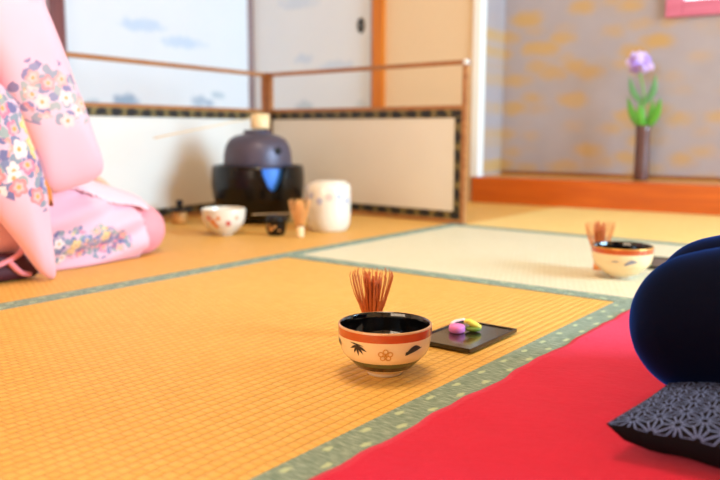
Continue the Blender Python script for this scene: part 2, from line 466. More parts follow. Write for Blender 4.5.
# left wall doors face +x: local x runs along world +y mirrored -> rotate
def left_door(n, y0, y1, blobs, pull=None):
    w = y1-y0
    M = Matrix.Translation((XL-.035, y0, 0)) @ Matrix.Rotation(PI/2, 4, 'Z')
    return door(n, fusuma('fusuma_left_%d' % n, blobs), w, M_FRAMELILAC, M, pull)
left_door(2, 1.95, 3.09, [(.32, .462, .085, .042, TREE, .75), (.14, .452, .05, .022, TREE2, .6), (.76, .475, .05, .04, TREE, .55), (.83, .468, .05, .025, TREE, .6), (.89, .51, .05, .022, TREE2, .6),
     (.43, .82, .15, .035, CLOUD, .75), (.67, .76, .15, .035, CLOUD, .7), (.5, 1.1, .2, .05, CLOUD, .6)])
left_door(3, .66, 1.905, [(.5, .6, .2, .05, CLOUD, .6), (.8, .46, .1, .04, TREE, .6)])
struct(obj('trim_1', newbox(XL-.045, XL-.01, 1.895, 1.957, 0, 2.0, bev=.003), M_DARKPOST))
struct(obj('trim_2', newbox(XL-.05, XL+.02, .2, 3.09, 2.0, 2.08), M_POST))
# back wall pieces in the turned frame
back(obj('trim_3', newbox(-.540, -.482, -.03, .06, 0, HGT, bev=.004), M_POST))
back(obj('wall_back', newbox(-.482, -.012, 0.0, .06, 0, HGT), M_PLASTER))
back(obj('wall_back_lintel', newbox(-1.34, -.540, 0.01, .06, 2.0, HGT), M_WALL))
# alcove: raised board, front beam, white post, side wall, papered back wall
AD, AW, AH = .33, 2.9, .118
back(obj('trim_4', newbox(0.002, AW, -.02, .075, 0.0, AH, bev=.004), M_SILL))
back(obj('floor_alcove', newbox(0.002, AW, .075, AD, 0.0, AH-.001), M_SILLTOP))
back(obj('trim_5', newbox(-.012, .026, -.012, .05, AH, HGT, bev=.003), M_WHITEPOST))
back(obj('trim_6', newbox(-.03, .004, .05, .085, 0, HGT), M_WHITEPOST))
back(obj('wall_alcove_side', newbox(-.03, .003, .085, AD, 0, HGT), M_PAPER))
WX0, WX1, WZ0, WZ1 = .80, 1.36, .868, 1.35
bm = bmesh.new()
box(bm, -.03, WX0, AD, AD+.06, 0, HGT); box(bm, WX1, AW, AD, AD+.06, 0, HGT)
box(bm, WX0, WX1, AD, AD+.06, 0, WZ0); box(bm, WX0, WX1, AD, AD+.06, WZ1, HGT)
back(obj('wall_alcove_back', bm, M_PAPER))
back(obj('baseboard_alcove', newbox(.012, AW, AD-.012, AD, AH, AH+.016), wood('alcove_edge_strip', (132, 76, 24), (158, 98, 36), .5, axis=0)))
win = back(obj('window_1', newbox(WX0+.02, WX1-.02, AD+.02, AD+.028, WZ0+.02, WZ1-.02), M_SHOJI))
fb = bmesh.new()
for a in ((WX0-.045, WX0+.025, WZ0-.045, WZ1+.045), (WX1-.025, WX1+.045, WZ0-.045, WZ1+.045)): box(fb, a[0], a[1], AD-.025, AD+.04, a[2], a[3], bev=.003)
for a in ((WX0+.025, WX1-.025, WZ0-.045, WZ0+.022), (WX0+.025, WX1-.025, WZ1-.022, WZ1+.045)): box(fb, a[0], a[1], AD-.025, AD+.04, a[2], a[3], bev=.003)
obj('window_frame', fb, M_PINKFRAME, win)
# right and rear walls with daylight windows (never in this view)
XR, YF = 2.4, -2.5
def window_wall(name, n, a0, a1, w0, w1, z0, z1, M):
    """wall in local x-z plane from a0 to a1 with an opening w0..w1, z0..z1"""
    b = bmesh.new()
    box(b, a0, w0, 0, .1, -.05, HGT); box(b, w1, a1, 0, .1, -.05, HGT)
    box(b, w0, w1, 0, .1, -.05, z0); box(b, w0, w1, 0, .1, z1, HGT)
    o = struct(obj(name, b, M_WALL)); o.matrix_world = M
    g = bmesh.new(); k = 4
    for i in range(k+1):
        x = w0+(w1-w0)*i/k; box(g, x-.02, x+.02, .02, .06, z0, z1)
    for z in (z0, (z0+z1)/2, z1): box(g, w0, w1, .025, .055, z-.02, z+.02)
    w = struct(obj('window_%d' % n, g, M_POST)); w.matrix_world = M
window_wall('wall_right', 2, -4.3, 2.6, -3.3, -1.5, .35, 2.1, Matrix.Translation((XR, 0, 0)) @ Matrix.Rotation(-PI/2, 4, 'Z'))
window_wall('wall_front', 3, -3.2, 2.5, -1.9, .7, .6, 2.0, Matrix.Translation((0, YF-.1, 0)))
lamp = thing('fill_ceiling_lamp', 'unseen square paper lamp added on the board ceiling to light the room', 'lamp', (-.7, .9, HGT))  # added out of view as a warm overhead source
obj('fill_lamp_shade', newbox(-.35, .35, -.35, .35, -.09, -.02, bev=.01), M_PAPERLAMP, lamp)
fb = bmesh.new()
for s in (-1, 1): box(fb, -.37, .37, s*.36-.012, s*.36+.012, -.1, 0); box(fb, s*.36-.012, s*.36+.012, -.347, .347, -.1, 0)
obj('fill_lamp_frame', fb, M_POST, lamp)

# ------------------------------------------------------------------ tatami mats
def tatami(x0, x1, y0, y1, mat, label, edges=''):
    t = thing('tatami_mat', label, 'tatami mat', ((x0+x1)/2, (y0+y1)/2, 0), group=None)
    cx, cy = (x0+x1)/2, (y0+y1)/2; hw, hl = (x1-x0)/2, (y1-y0)/2
    obj('rush_surface', newbox(-hw+.0008, hw-.0008, -hl+.0008, hl-.0008, -.05, 0), mat, t)
    W = .05
    for e in edges:
        L = hl if e in 'LR' else hw
        b = newbox(-W/2, W/2, -L+.001, L-.001, -.002, .0012)
        o = obj('cloth_border', b, M_HERI, t)
        if e == 'R': o.location = (hw-W/2-.0005, 0, 0)
        if e == 'L': o.location = (-hw+W/2+.0005, 0, 0)
        if e == 'N': o.location = (0, -hl+W/2+.0005, 0); o.rotation_euler.z = PI/2
        if e == 'F': o.location = (0, hl-W/2-.0005, 0); o.rotation_euler.z = PI/2
    return t
tatami(-1.38, -.459, -.36, 1.486, M_ORANGE, 'honey orange tatami mat in the foreground under the black and cream bowl', 'R')
tatami(-2.38, -1.38, .46, 2.43, M_HOST, 'amber tatami mat under the kneeling host, kettle and white jar', 'R')
tatami(-1.38, .5, 1.486, 2.405, M_PALE_SHEEN, 'pale cream tatami mat under the farther bowl and whisk', 'NF')
tatami(-1.38, .5, 2.405, 3.46, M_YELLOW, 'yellow tatami mat lying in front of the orange alcove beam', '')
tatami(-.459, .5, -.36, 1.486, M_ORANGE, 'tatami mat hidden under the red felt rug', '')
tatami(-3.115, -2.38, .46, 2.43, M_HOST, 'tatami mat behind the folding screen by the left sliding doors', '')
tatami(-3.115, -1.38, 2.43, 3.3, M_HOST, 'tatami mat behind the folding screen by the orange post', '')
tatami(-3.115, -1.38, -.9, .46, M_HOST, 'tatami mat behind the kneeling host towards the rear window', '')
tatami(-1.38, .5, -2.5, -.36, M_HOST, 'tatami mat behind the viewer under the rear window', '')
tatami(.5, 2.4, -2.5, 3.6, M_HOST, 'wide tatami floor section by the right window', '')
tatami(-3.115, -1.38, -2.5, -.9, M_HOST, 'tatami mat in the rear left corner of the room', '')

# red felt rug, slightly wavy edge
bm = bmesh.new()
nx, ny = 34, 110
g = [[None]*(ny+1) for _ in range(nx+1)]
for i in range(nx+1):
    for j in range(ny+1):
        y = -.5+1.95*j/ny
        e = .0016*math.sin(y*23)+.0012*math.sin(y*57+1)+.0012*math.sin(y*91)
        x0 = -.458+e; x = x0+(1.05)*(i/nx)**1.3
        z = .004+.0012*math.sin(y*31+x*9)*math.exp(-(i/3.0)**2)+.0010
        g[i][j] = bm.verts.new((x, y, z))
for i in range(nx):
    for j in range(ny): bm.faces.new((g[i][j], g[i+1][j], g[i+1][j+1], g[i][j+1]))
rug = obj('felt_rug', bm, M_FELT, None, True); solid(rug, .0036, -1)
tag(rug, 'bright red felt rug spread along the green cloth border at lower right', 'rug')

# ------------------------------------------------------------------ folding screen (low, two panels)
scr = thing('folding_screen', 'low two-panel wooden screen with open upper frame and cream lower boards', 'folding screen', (-2.40, 2.475, .0022))
def screen_panel(L, M):
    """local x from hinge outward, y=0 visible face looking to -y, z up"""
    H, ZM = .572, .405; T = .018
    fr = bmesh.new()
    box(fr, 0, .02, 0, T, 0, H-.016); box(fr, L-.016, L, 0, T, 0, H-.016)
    box(fr, 0, L, 0, T, H-.016, H, bev=.002)
    box(fr, .02, L-.016, 0, T, ZM-.002, ZM+.012); box(fr, .02, L-.016, 0, T, 0, .012)
    f = obj('panel_frame', fr, M_FRAME, scr); f.matrix_local = M
    b = obj('lower_board', newbox(.02, L-.016, .004, .014, .012, ZM-.002), M_BOARD, scr); b.matrix_local = M
    br = bmesh.new(); W = .030
    uvbox(br, .02, L-.016, .0015, .0038, ZM-.002-W, ZM-.002, 'x'); uvbox(br, .02, L-.016, .0015, .0038, .012, .012+W, 'x')
    uvbox(br, L-.016-W, L-.016, .0015, .0038, .012+W, ZM-.002-W, 'z'); uvbox(br, .02, .02+W*.3, .0015, .0038, .012+W, ZM-.002-W, 'z')
    obj('brocade_edging', br, M_BROCADE, b)
    c = bmesh.new(); box(c, L-.014, L+.002, -.002, T+.002, H-.018, H+.002, bev=.002)
    cf = obj('corner_fitting', c, M_FITTING, f)
# right panel: hinge -> (-1.372, 2.405)
a = math.atan2(2.408-2.475, -1.380+2.40)
screen_panel(math.hypot(1.020, .067), Matrix.Rotation(a, 4, 'Z'))
# left panel: hinge -> (-2.27, 1.40) and its visible face looks to +x: mirror the y axis
d = Vector((-2.26+2.40, 1.40-2.475)); L2 = d.length; a2 = math.atan2(d.y, d.x)
screen_panel(L2, Matrix.Rotation(a2, 4, 'Z') @ Matrix.Diagonal((1, -1, 1, 1)))
hp = bmesh.new(); tube(hp, [(0, 0, 0), (0, 0, .572)], .012, 12)
hj = obj('hinge_post', hp, M_STILE, scr, True); hj.location = (.008, -.008, 0)

# ------------------------------------------------------------------ tea bowls
PROF = [(.0638, .0702), (.0641, .0682), (.0641, .0640), (.0640, .0575), (.0625, .045), (.0600, .036), (.0570, .0305), (.0535, .0265), (.0462, .0195), (.0390, .0120), (.0310, .0070), (.0262, .0045), (.0246, .003), (.0240, 0)]
def prof_r(z, P=PROF):
    for (r1, z1), (r0, z0) in zip(P, P[1:]):
        if z0 <= z <= z1: return r0+(r1-r0)*(z-z0)/max(1e-9, z1-z0)
    return P[0][0] if z > P[0][1] else P[-1][0]
def bowl_mesh(bm, body, inner):
    out = list(PROF)
    inn = [(.0605, .069), (.0603, .060), (.0590, .046), (.0555, .034), (.048, .023), (.036, .0145), (.02, .011), (0, .0102)]
    prof = [(0, .004), (.0185, .004), (.020, 0)]+out[::-1]+[(.0632, .0708), (.0617, .0708)]+inn
    # spans: underside, foot, bands
    def mi(i):
        r, z = prof[i]; r2, z2 = prof[i+1]; zc = (z+z2)/2
        if i >= 2+len(out)+2: return inner
        if i < 4: return 5
        return body(zc)
    lathe(bm, prof, 72, mi)
def spot(az, u, zc, v, off=.0006, P=PROF):
    z = zc+v; r = prof_r(z, P)+off; a = az+u/prof_r(zc, P)
    return (r*math.sin(a), -r*math.cos(a), z)
def fan(bm, az, zc, poly, mi, P=PROF, off=.0006):
    vs = [bm.verts.new(spot(az, u, zc, v, off, P)) for u, v in poly]
    cu = sum(p[0] for p in poly)/len(poly); cv = sum(p[1] for p in poly)/len(poly)
    c = bm.verts.new(spot(az, cu, zc, cv, off, P))
    for k in range(len(vs)):
        bm.faces.new((c, vs[k], vs[(k+1) % len(vs)])).material_index = mi
def disc(cx, cy, rx, ry=None, n=12, rot=0):
    ry = rx if ry is None else ry
    return [(cx+rx*math.cos(2*PI*k/n)*math.cos(rot)-ry*math.sin(2*PI*k/n)*math.sin(rot), cy+rx*math.cos(2*PI*k/n)*math.sin(rot)+ry*math.sin(2*PI*k/n)*math.cos(rot)) for k in range(n)]
def leaf(cx, cy, L, w, ang):
    c, s = math.cos(ang), math.sin(ang)
    return [(cx+c*a*L-s*b*w, cy+s*a*L+c*b*w) for a, b in ((0, .15), (.3, .5), (.6, .45), (1, 0), (.6, -.4), (.3, -.5), (0, -.15))]
def ringband(bm, az, zc, cx, cy, r0, r1, mi, n=14, P=PROF):
    A = [bm.verts.new(spot(az, u, zc, v, .0006, P)) for u, v in disc(cx, cy, r0, n=n)]
    B = [bm.verts.new(spot(az, u, zc, v, .0006, P)) for u, v in disc(cx, cy, r1, n=n)]
    for k in range(n): bm.faces.new((A[k], A[(k+1) % n], B[(k+1) % n], B[k])).material_index = mi
def plum(bm, az, zc, mi, s=1, P=PROF):
    for k in range(5):
        a = PI/2+2*PI*k/5; ringband(bm, az, zc, .0042*s*math.cos(a), .0034*s*math.sin(a), .0016*s, .0025*s, mi, P=P)
    fan(bm, az, zc, disc(0, 0, .0012*s), mi, P)
def bambooleaf(bm, az, zc, mi, s=1):
    for ang, L in ((205, .010), (240, .010), (272, .011), (305, .011), (332, .012)):
        fan(bm, az, zc, leaf(0, .004*s, L*s, .0026*s, math.radians(ang)), mi)
    fan(bm, az, zc, leaf(-.008*s, .006*s, .016*s, .0015*s, math.radians(-8)), mi)
def hill(bm, az, zc, mi, s=1):
    n = 12; prev = None
    for k in range(n+1):
        t = k/n; u = (-.0115+.023*t)*s
        top = .0065*s*math.sin(PI*min(1, max(0, (t-.1)/.9)))**.8*(1.0 if t < .62 else .95)-.001
        lo = (-.0055+.007*t)*s
        top = max(top, lo+.0008)
        a, b = bm.verts.new(spot(az, u, zc, lo)), bm.verts.new(spot(az, u, zc, top))
        if prev: bm.faces.new((prev[0], a, b, prev[1])).material_index = mi
        prev = (a, b)
def cream_bowl_body(zc):
    if zc > .0685: return 2
    if zc > .0570: return 1
    if zc > .0280: return 0
    if zc > .0200: return 3
    if zc > .0130: return 4
    return 5 if zc < .0075 else 0
def bowl_band_body(zc):
    if zc > .0685: return 2
    if zc > .0570: return 1
    return 5 if zc < .0075 else 0
FACE = math.radians(35.5)
BX, BY = -.603, .845
b1 = thing('tea_bowl', 'cream tea bowl with black interior, rust rim band, bamboo and plum motifs, in the foreground', 'tea bowl', (BX, BY, .0005), FACE)
bm = bmesh.new(); bowl_mesh(bm, cream_bowl_body, 6)
bambooleaf(bm, math.radians(-34.5), .047, 7, 1.35); plum(bm, math.radians(1), .0415, 8, 1.5); hill(bm, math.radians(38), .046, 7, 1.15)
bambooleaf(bm, math.radians(-74), .047, 7); plum(bm, math.radians(110), .042, 2, 1.1); hill(bm, math.radians(160), .046, 7); bambooleaf(bm, math.radians(-140), .047, 7)
obj('bowl_body', bm, [M_CREAMGLAZE, M_ORANGEBAND, M_LIPGLAZE, M_GREENBAND, M_DARKBAND, M_WHITEFOOT, M_BLACKGLAZE, M_INK, M_GOLD], b1, True)
B2X, B2Y = -.590, 1.752
b2 = thing('tea_bowl', 'blurred cream tea bowl with red-orange rim band standing on the pale mat', 'tea bowl', (B2X, B2Y, .0005), math.radians(18.7))
b2.scale = (1.06, 1.06, 1.04)
bm = bmesh.new(); bowl_mesh(bm, bowl_band_body, 6)
hill(bm, math.radians(18), .041, 7, 1.2); fan(bm, math.radians(-12), .043, leaf(-.008, 0, .018, .003, .05), 7)
plum(bm, math.radians(80), .042, 2); bambooleaf(bm, math.radians(150), .046, 7)
obj('bowl_body', bm, [M_CREAMGLAZE, M_ORANGEBAND, M_GOLD, M_GREENBAND, M_DARKBAND, M_WHITEFOOT, M_BLACKGLAZE, M_GREYMOTIF], b2, True)
b3 = thing('tea_bowl', 'white tea bowl with orange and red flower painting in front of the black brazier', 'tea bowl', (-1.835, 1.688, .0005), math.radians(47.4))
b3.scale = (1.08, 1.08, 1.2)
bm = bmesh.new(); bowl_mesh(bm, lambda z: 5 if z < .0075 else 0, 0)
for az, zc, s, mi in ((-30, .040, 1, 7), (-14, .05, .7, 7), (-42, .05, .8, 8), (12, .036, .9, 8), (35, .05, .6, 7), (-22, .030, .8, 7), (110, .04, 1, 7), (190, .045, 1, 8)):
    for k in range(5):
        a = PI/2+2*PI*k/5; fan(bm, math.radians(az), zc, disc(.0045*s*math.cos(a), .0045*s*math.sin(a), .004*s, n=8), mi, off=.0007)
obj('bowl_body', bm, [M_WHITEGLAZE, M_ORANGEBAND, M_GOLD, M_GREENBAND, M_DARKBAND, M_WHITEFOOT, M_BLACKGLAZE, M_ORMOTIF, M_REDMOTIF], b3, True)

# ------------------------------------------------------------------ whisks
def make_whisk(label, loc, m_handle, m_tine, m_core, rz=0):
    w = thing('tea_whisk', label, 'tea whisk', loc, rz, None)
    hb = bmesh.new(); lathe(hb, [(0, .002), (.0095, .002), (.0112, 0), (.0126, .002), (.0118, .012), (.0122, .022), (.0128, .036), (.011, .037), (0, .037)], 32)
    obj('handle', hb, m_handle, w, True)
    tb = bmesh.new()
    for k in range(3): lathe(tb, [(.0135, .036+.0016*k), (.0146, .0368+.0016*k), (.0135, .0376+.0016*k)], 32)
    obj('thread', tb, M_THREAD, w, True)
    ob = bmesh.new(); n = 34
    for k in range(n):
        a = 2*PI*k/n+random.uniform(-.09, .09); j = random.uniform(-.0030, .0022); dz = random.uniform(-.003, .002)
        pr = [(.0128, .034), (.0150, .043), (.0200, .058), (.0262+j, .078), (.0318+j, .099), (.0336+j, .110+dz), (.0318+j, .117+dz)]
        tube(ob, [(r*math.sin(a), -r*math.cos(a), z) for r, z in pr], [.0010, .00105, .00095, .0008, .0007, .0006, .0005], 5)
    o = obj('outer_tines', ob, m_tine, w, True); o['kind'] = 'stuff'
    ib = bmesh.new()
    for k in range(64):
        a = 2.399*k; t = math.sqrt((k+.5)/64); b = .0105*t; e = random.uniform(.004, .0135)*(.5+.5*t)+.002; ea = a+random.uniform(-.5, .5); zt = random.uniform(.100, .117)
        p0 = Vector((b*math.sin(a), -b*math.cos(a), .036)); p1 = Vector((1.15*b*math.sin(a), -1.15*b*math.cos(a), .066)); p2 = Vector((e*math.sin(ea), -e*math.cos(ea), zt))
        tube(ib, spline([p0, p1, p2], 3), .0009, 5)
    o = obj('inner_tines', ib, m_core, w, True); o['kind'] = 'stuff'
    return w
make_whisk('reddish bamboo tea whisk standing behind the foreground bowl, tines up', (-.731, .988, .0005), M_BAMBOO, M_TINE, M_TINE).scale = (1.03, 1.03, .91)
make_whisk('bamboo tea whisk standing left of the farther red-rimmed bowl on the pale mat', (-.666, 1.814, .0005), M_TINE3, M_TINE3, M_TINE)
make_whisk('pale bamboo tea whisk standing between the black caddy and white jar', (-1.612, 1.80, .0005), M_BAMBOOPALE, M_TINE2, M_TINE2)

# ------------------------------------------------------------------ sweet trays and sweets
def make_tray(label, loc, rz=0):
    t = thing('sweets_tray', label, 'tray', loc, rz)
    a, b = .0495, .076
    bm = bmesh.new(); box(bm, -a, a, -b, b, .002, .0065, bev=.0015)
    for s in (-1, 1):
        box(bm, s*a-.0016, s*a+.0016, -b-.0016, b+.0016, .002, .0085, bev=.0006); box(bm, -a, a, s*b-.0016, s*b+.0016, .002, .0085, bev=.0006)
    obj('tray_body', bm, M_TRAY, t)
    fb = bmesh.new(); box(fb, -a*.8, a*.8, -b*.8, b*.8, 0, .0022); obj('base', fb, M_LACQUER, t)
    return t
make_tray('rectangular dark lacquer tray with two sweets, right of the foreground bowl', (-.603, 1.069, .0005))
make_tray('dark lacquer tray half hidden behind the farther bowl and the guest', (-.575, 1.975, .0005))
def pink_sweet(loc, rz):
    t = thing('pink_sweet', 'round pink sugar sweet with a white top on the dark tray', 'sweet', loc, rz)
    bm = bmesh.new(); lathe(bm, [(0, 0), (.0105, 0), (.0128, .002), (.0133, .006), (.0128, .0105), (.0105, .0125), (.005, .0135), (0, .0137)], 40)
    obj('sweet_body', bm, M_PINK, t, True)
    bm = bmesh.new(); tube(bm, spline([(-.010, .003, .0125), (-.003, .006, .0165), (.006, .0075, .0185), (.013, .006, .0200)], 4), [.0016]+[.0036]*11+[.0022], 10, .5)
    obj('white_petal', bm, M_WHITESUGAR, t, True)
pink_sweet((-.6215, 1.0715, .0073), FACE)
def leaf_sweet(label, loc, rz, sc=1):
    t = thing('leaf_sweet', label, 'sweet', loc, rz); t.scale = (sc,)*3
    bm = bmesh.new()
    tube(bm, spline([(-.012, 0, .0165), (-.006, 0, .0175), (.002, 0, .0135), (.010, 0, .0095), (.016, 0, .0065)], 4), [.002]+[.0045]*4+[.0068]*8+[.0052]*3+[.0025], 14, .75)
    obj('folded_leaf', bm, M_YELLOW_S, t, True)
    bm = bmesh.new(); ellipsoid(bm, (.003, -.001, .0050), (.0135, .0085, .0050)); obj('green_base', bm, M_GREEN_S, t, True)
leaf_sweet('yellow-green folded leaf sweet beside the pink one on the dark tray', (-.6055, 1.0895, .0070), FACE)
leaf_sweet('green sweet on the half hidden tray behind the farther bowl', (-.597, 1.945, .0070), .3)

# ------------------------------------------------------------------ brazier, kettle, ladle
FX, FY = -2.02, 2.03
br = thing('brazier', 'glossy black round brazier holding the iron kettle, blue shield in its opening', 'brazier', (FX, FY, .0005), math.radians(44.8))
FP = [(.105, .012), (.125, .02), (.148, .05), (.162, .09), (.168, .13), (.168, .165), (.165, .195), (.160, .205), (.150, .205), (.147, .195), (.147, .1), (.12, .05), (0, .045)]
AZ = math.radians(19)
seg = 288
fine = []
for (r0, z0), (r1, z1) in zip(FP, FP[1:]):
    k = max(1, int(math.hypot(r1-r0, z1-z0)/.0035))
    fine += [(r0+(r1-r0)*i/k, z0+(z1-z0)*i/k) for i in range(k)]
fine.append(FP[-1])
def keep(i, k):
    r, z = (fine[i][0]+fine[i+1][0])/2, (fine[i][1]+fine[i+1][1])/2
    if r < .14: return True
    a = 2*PI*(k+.5)/seg-AZ; a = (a+PI) % (2*PI)-PI
    if z < .118: return True
    w = .042*min(1, math.sqrt(max(0, (z-.118)/.07)))
    return abs(a*r) > w
bm = bmesh.new(); lathe(bm, [(0, .012)]+fine, seg, None, lambda i, k: True if i == 0 else keep(i-1, k))
obj('brazier_body', bm, M_LACQUER, br, True)
sb = bmesh.new()
for i in range(9):
    pass
cols = []
for i in range(13):
    a = AZ-.30+.60*i/12; r = .140
    cols.append([sb.verts.new((rr*math.sin(a), -rr*math.cos(a), z)) for rr, z in ((r, .10), (r, .196), (r-.008, .196), (r-.008, .10))])
for p, q in zip(cols, cols[1:]):
    for k in range(4): sb.faces.new((p[k], p[(k+1) % 4], q[(k+1) % 4], q[k]))
sb.faces.new(cols[0]); sb.faces.new(cols[-1])
obj('ash_shield', sb, M_ASHBLUE, br)
for k in range(3):
    a = AZ+PI/3+2*PI*k/3; fb = bmesh.new(); r = .095
    lathe(fb, [(0, 0), (.012, 0), (.016, .004), (.020, .016), (0, .018)], 16)
    f = obj('foot', fb, M_LACQUER, br, True); f.location = (r*math.sin(a), -r*math.cos(a), 0)
kt = thing('iron_kettle', 'dark purple-brown cast iron kettle sitting in the black brazier', 'kettle', (FX, FY, .158), math.radians(44.8))
KP = [(0, 0), (.08, .001), (.112, .015), (.1215, .035), (.123, .060), (.1215, .088), (.115, .116), (.101, .139), (.079, .152), (.053, .158), (.049, .162), (.050, .171), (.046, .173), (.043, .170), (.044, .155), (.08, .14), (.105, .10), (.105, .05), (0, .01)]
bm = bmesh.new(); lathe(bm, KP, 72); obj('kettle_body', bm, M_IRON, kt, True)
for a in (math.radians(36), math.radians(36)+PI):
    lb = bmesh.new()
    ring = [(.0, .010*math.cos(t), .010*math.sin(t)) for t in [2*PI*k/14 for k in range(15)]]
    tube(lb, ring, .0042, 8)
    ellipsoid(lb, (-.004, 0, 0), (.011, .011, .011))
    o = obj('lug', lb, M_IRONDARK, kt, True); r = .120; o.location = (r*math.sin(a), -r*math.cos(a), .100); o.rotation_euler = (0, 0, a-PI/2)
ld = thing('bamboo_ladle', 'bamboo ladle resting on the kettle mouth, thin handle pointing left', 'ladle', (-2.000, 2.015, .3345))
dv = Vector((-2.05, 1.60, .292))-Vector((-1.992, 2.0, .362))
cup = bmesh.new(); lathe(cup, [(0, 0), (.0325, 0), (.034, .002), (.034, .052), (.0315, .052), (.0315, .004), (0, .003)], 36)
c = obj('cup', cup, M_BAMBOOPALE, ld, True); c.rotation_euler = (math.radians(-3), math.radians(-2), 0); c.location = (.008, 0, .0)
hb = bmesh.new(); tube(hb, [(.008, -.024, .040), Vector((.008, -.02, .040))+dv*.5, Vector((.008, -.02, .040))+dv], [.0030, .0034, .0042], 8, .6)
obj('ladle_handle', hb, M_BAMBOOPALE, ld, True)

# ------------------------------------------------------------------ water jar, caddy, scoop, lid rest
wj = thing('water_jar', 'white lidded ceramic water jar with faint flower band beside the screen', 'jar', (-1.650, 1.985, .0005), math.radians(39.6))
JP = [(.064, .158), (.0705, .152), (.0735, .140), (.0745, .10), (.0735, .05), (.070, .022), (.062, .004), (.058, 0)]
bm = bmesh.new(); lathe(bm, [(0, 0)]+JP[::-1]+[(.060, .160), (.056, .158), (.056, .15), (0, .15)], 64)
for q in range(14):
    az = math.radians(-75+q*25.7); mi = 1 if q % 3 else 2
    for k in range(5):
        a = PI/2+2*PI*k/5; fan(bm, az, .112+.010*math.sin(q*2.2), disc(.007*math.cos(a), .007*math.sin(a), .0055, n=8), mi, JP, .0008)
obj('jar_body', bm, [M_WHITEGLAZE, plain('blue_grey_paint', (178, 180, 198), .3), plain('dusty_rose_paint', (220, 186, 176), .3)], wj, True)
bm = bmesh.new(); lathe(bm, [(0, .157), (.0555, .157), (.058, .160), (.056, .164), (.03, .1665), (.012, .1675), (0, .168)], 48)
obj('lid', bm, M_WHITEGLAZE, wj, True)
CX, CY = -1.700, 1.785
cd = thing('tea_caddy', 'small black lacquer tea caddy with tan spots in front of the brazier', 'tea caddy', (CX, CY, .0005), math.radians(43.5))
CP = [(.026, .064), (.031, .060), (.0325, .052), (.0325, .038), (.0315, .02), (.027, .006), (.022, 0)]
bm = bmesh.new(); lathe(bm, [(0, 0)]+CP[::-1][:4], 40)
for az, zc, s in ((-30, .022, 1), (-8, .030, .7), (-40, .034, .6), (18, .018, .5), (120, .025, 1)):
    fan(bm, math.radians(az), zc, disc(0, 0, .0075*s, .006*s), 1, CP, .0009)
obj('caddy_body', bm, [M_LACQUER, M_BAMBOO], cd, True)
bm = bmesh.new(); lathe(bm, [(.0325, .0385), (.0335, .039), (.0335, .052), (.031, .0605), (.026, .0640), (.012, .0655), (0, .0658)], 40); obj('caddy_lid', bm, M_LACQUER, cd, True)
sc = thing('tea_scoop', 'pale bamboo tea scoop balanced across the black caddy lid', 'tea scoop', (CX, CY, .0665), math.radians(46))
bm = bmesh.new(); tube(bm, spline([(-.075, 0, .0005), (-.03, 0, .0022), (.02, 0, .0026), (.06, 0, .003), (.074, 0, .008)], 4), [.0032]*11+[.0036, .004, .0052, .0058, .005, .003], 8, .35)
obj('scoop_strip', bm, M_BAMBOOPALE, sc, True)
LX, LY = -2.190, 1.805
lr = thing('lid_rest', 'short orange bamboo lid rest near the screen behind the host', 'lid rest', (LX, LY, .0005))
bm = bmesh.new(); lathe(bm, [(.020, 0), (.026, .001), (.027, .02), (.026, .025), (.027, .03), (.0262, .044), (.021, .045), (.020, .02), (.020, 0)], 32); obj('bamboo_ring', bm, M_BAMBOO, lr, True)
kl = thing('kettle_lid', 'small black kettle lid with upright knob lying on the bamboo rest', 'kettle lid', (LX, LY, .0458))
bm = bmesh.new(); lathe(bm, [(0, 0), (.045, 0), (.048, .002), (.046, .006), (.02, .009), (0, .0095)], 40); obj('lid_plate', bm, M_IRONDARK, kl, True)
bm = bmesh.new(); lathe(bm, [(0, .009), (.006, .009), (.006, .014), (.012, .022), (.013, .032), (.008, .038), (0, .039)], 24); obj('knob', bm, M_IRONDARK, kl, True)

# ------------------------------------------------------------------ vase and flower in the alcove
VX, VY = -1.105, 3.475
vs = thing('flower_vase', 'slim dark brown cylindrical vase standing on the alcove floor', 'vase', (VX, VY, AH))
bm = bmesh.new(); lathe(bm, [(0, 0), (.031, 0), (.033, .004), (.0315, .06), (.030, .15), (.031, .215), (.033, .236), (.030, .238), (.028, .22), (.027, .02), (0, .015)], 48)
obj('vase_body', bm, M_VASE, vs, True)
fl = thing('iris_flower', 'purple flower with green leaves standing in the dark alcove vase', 'flower', (VX, VY, AH+.017))
bm = bmesh.new(); tube(bm, spline([(0.002, 0, 0), (0, 0, .2), (-.004, 0, .34), (-.030, 0, .455)], 6), [.005]*12+[.0045]*7, 8); obj('stem', bm, M_STEM, fl, True)
def blade(base, tip, bend, w, th=.0012):
    b, t = Vector(base), Vector(tip); mid = (b+t)/2+Vector(bend)*.55; pts = spline([b, mid, t], 7); bm = bmesh.new()
    n = len(pts); rad = [w*max(.12, math.sin(PI*min(1, .14+.86*i/(n-1)))**.75) for i in range(n)]
    tube(bm, pts, rad, 8, .16, 0, (.3, -.95, .05)); return bm
for (ba, ti, be, w, m) in (((0, 0, .20), (-.078, .01, .345), (-.020, 0, -.014), .016, M_LEAF), ((0, 0, .20), (.070, -.01, .335), (.024, 0, -.014), .018, M_LEAF), ((0, -.01, .20), (-.012, -.03, .315), (0, -.012, 0), .019, M_LEAF),
                           ((.004, .005, .2), (.028, .02, .33), (.012, .01, 0), .014, M_LEAF), ((-.004, 0, .31), (-.072, 0, .43), (-.024, 0, -.012), .014, M_LEAF2), ((-.004, 0, .31), (.040, 0, .435), (.026, 0, -.012), .015, M_LEAF2),
                           ((0, .004, .2), (-.055, .02, .29), (-.012, .02, 0), .014, M_LEAF)):
    obj('leaf', blade(ba, ti, be, w), m, fl, True)
top = Vector((-.030, 0, .450))
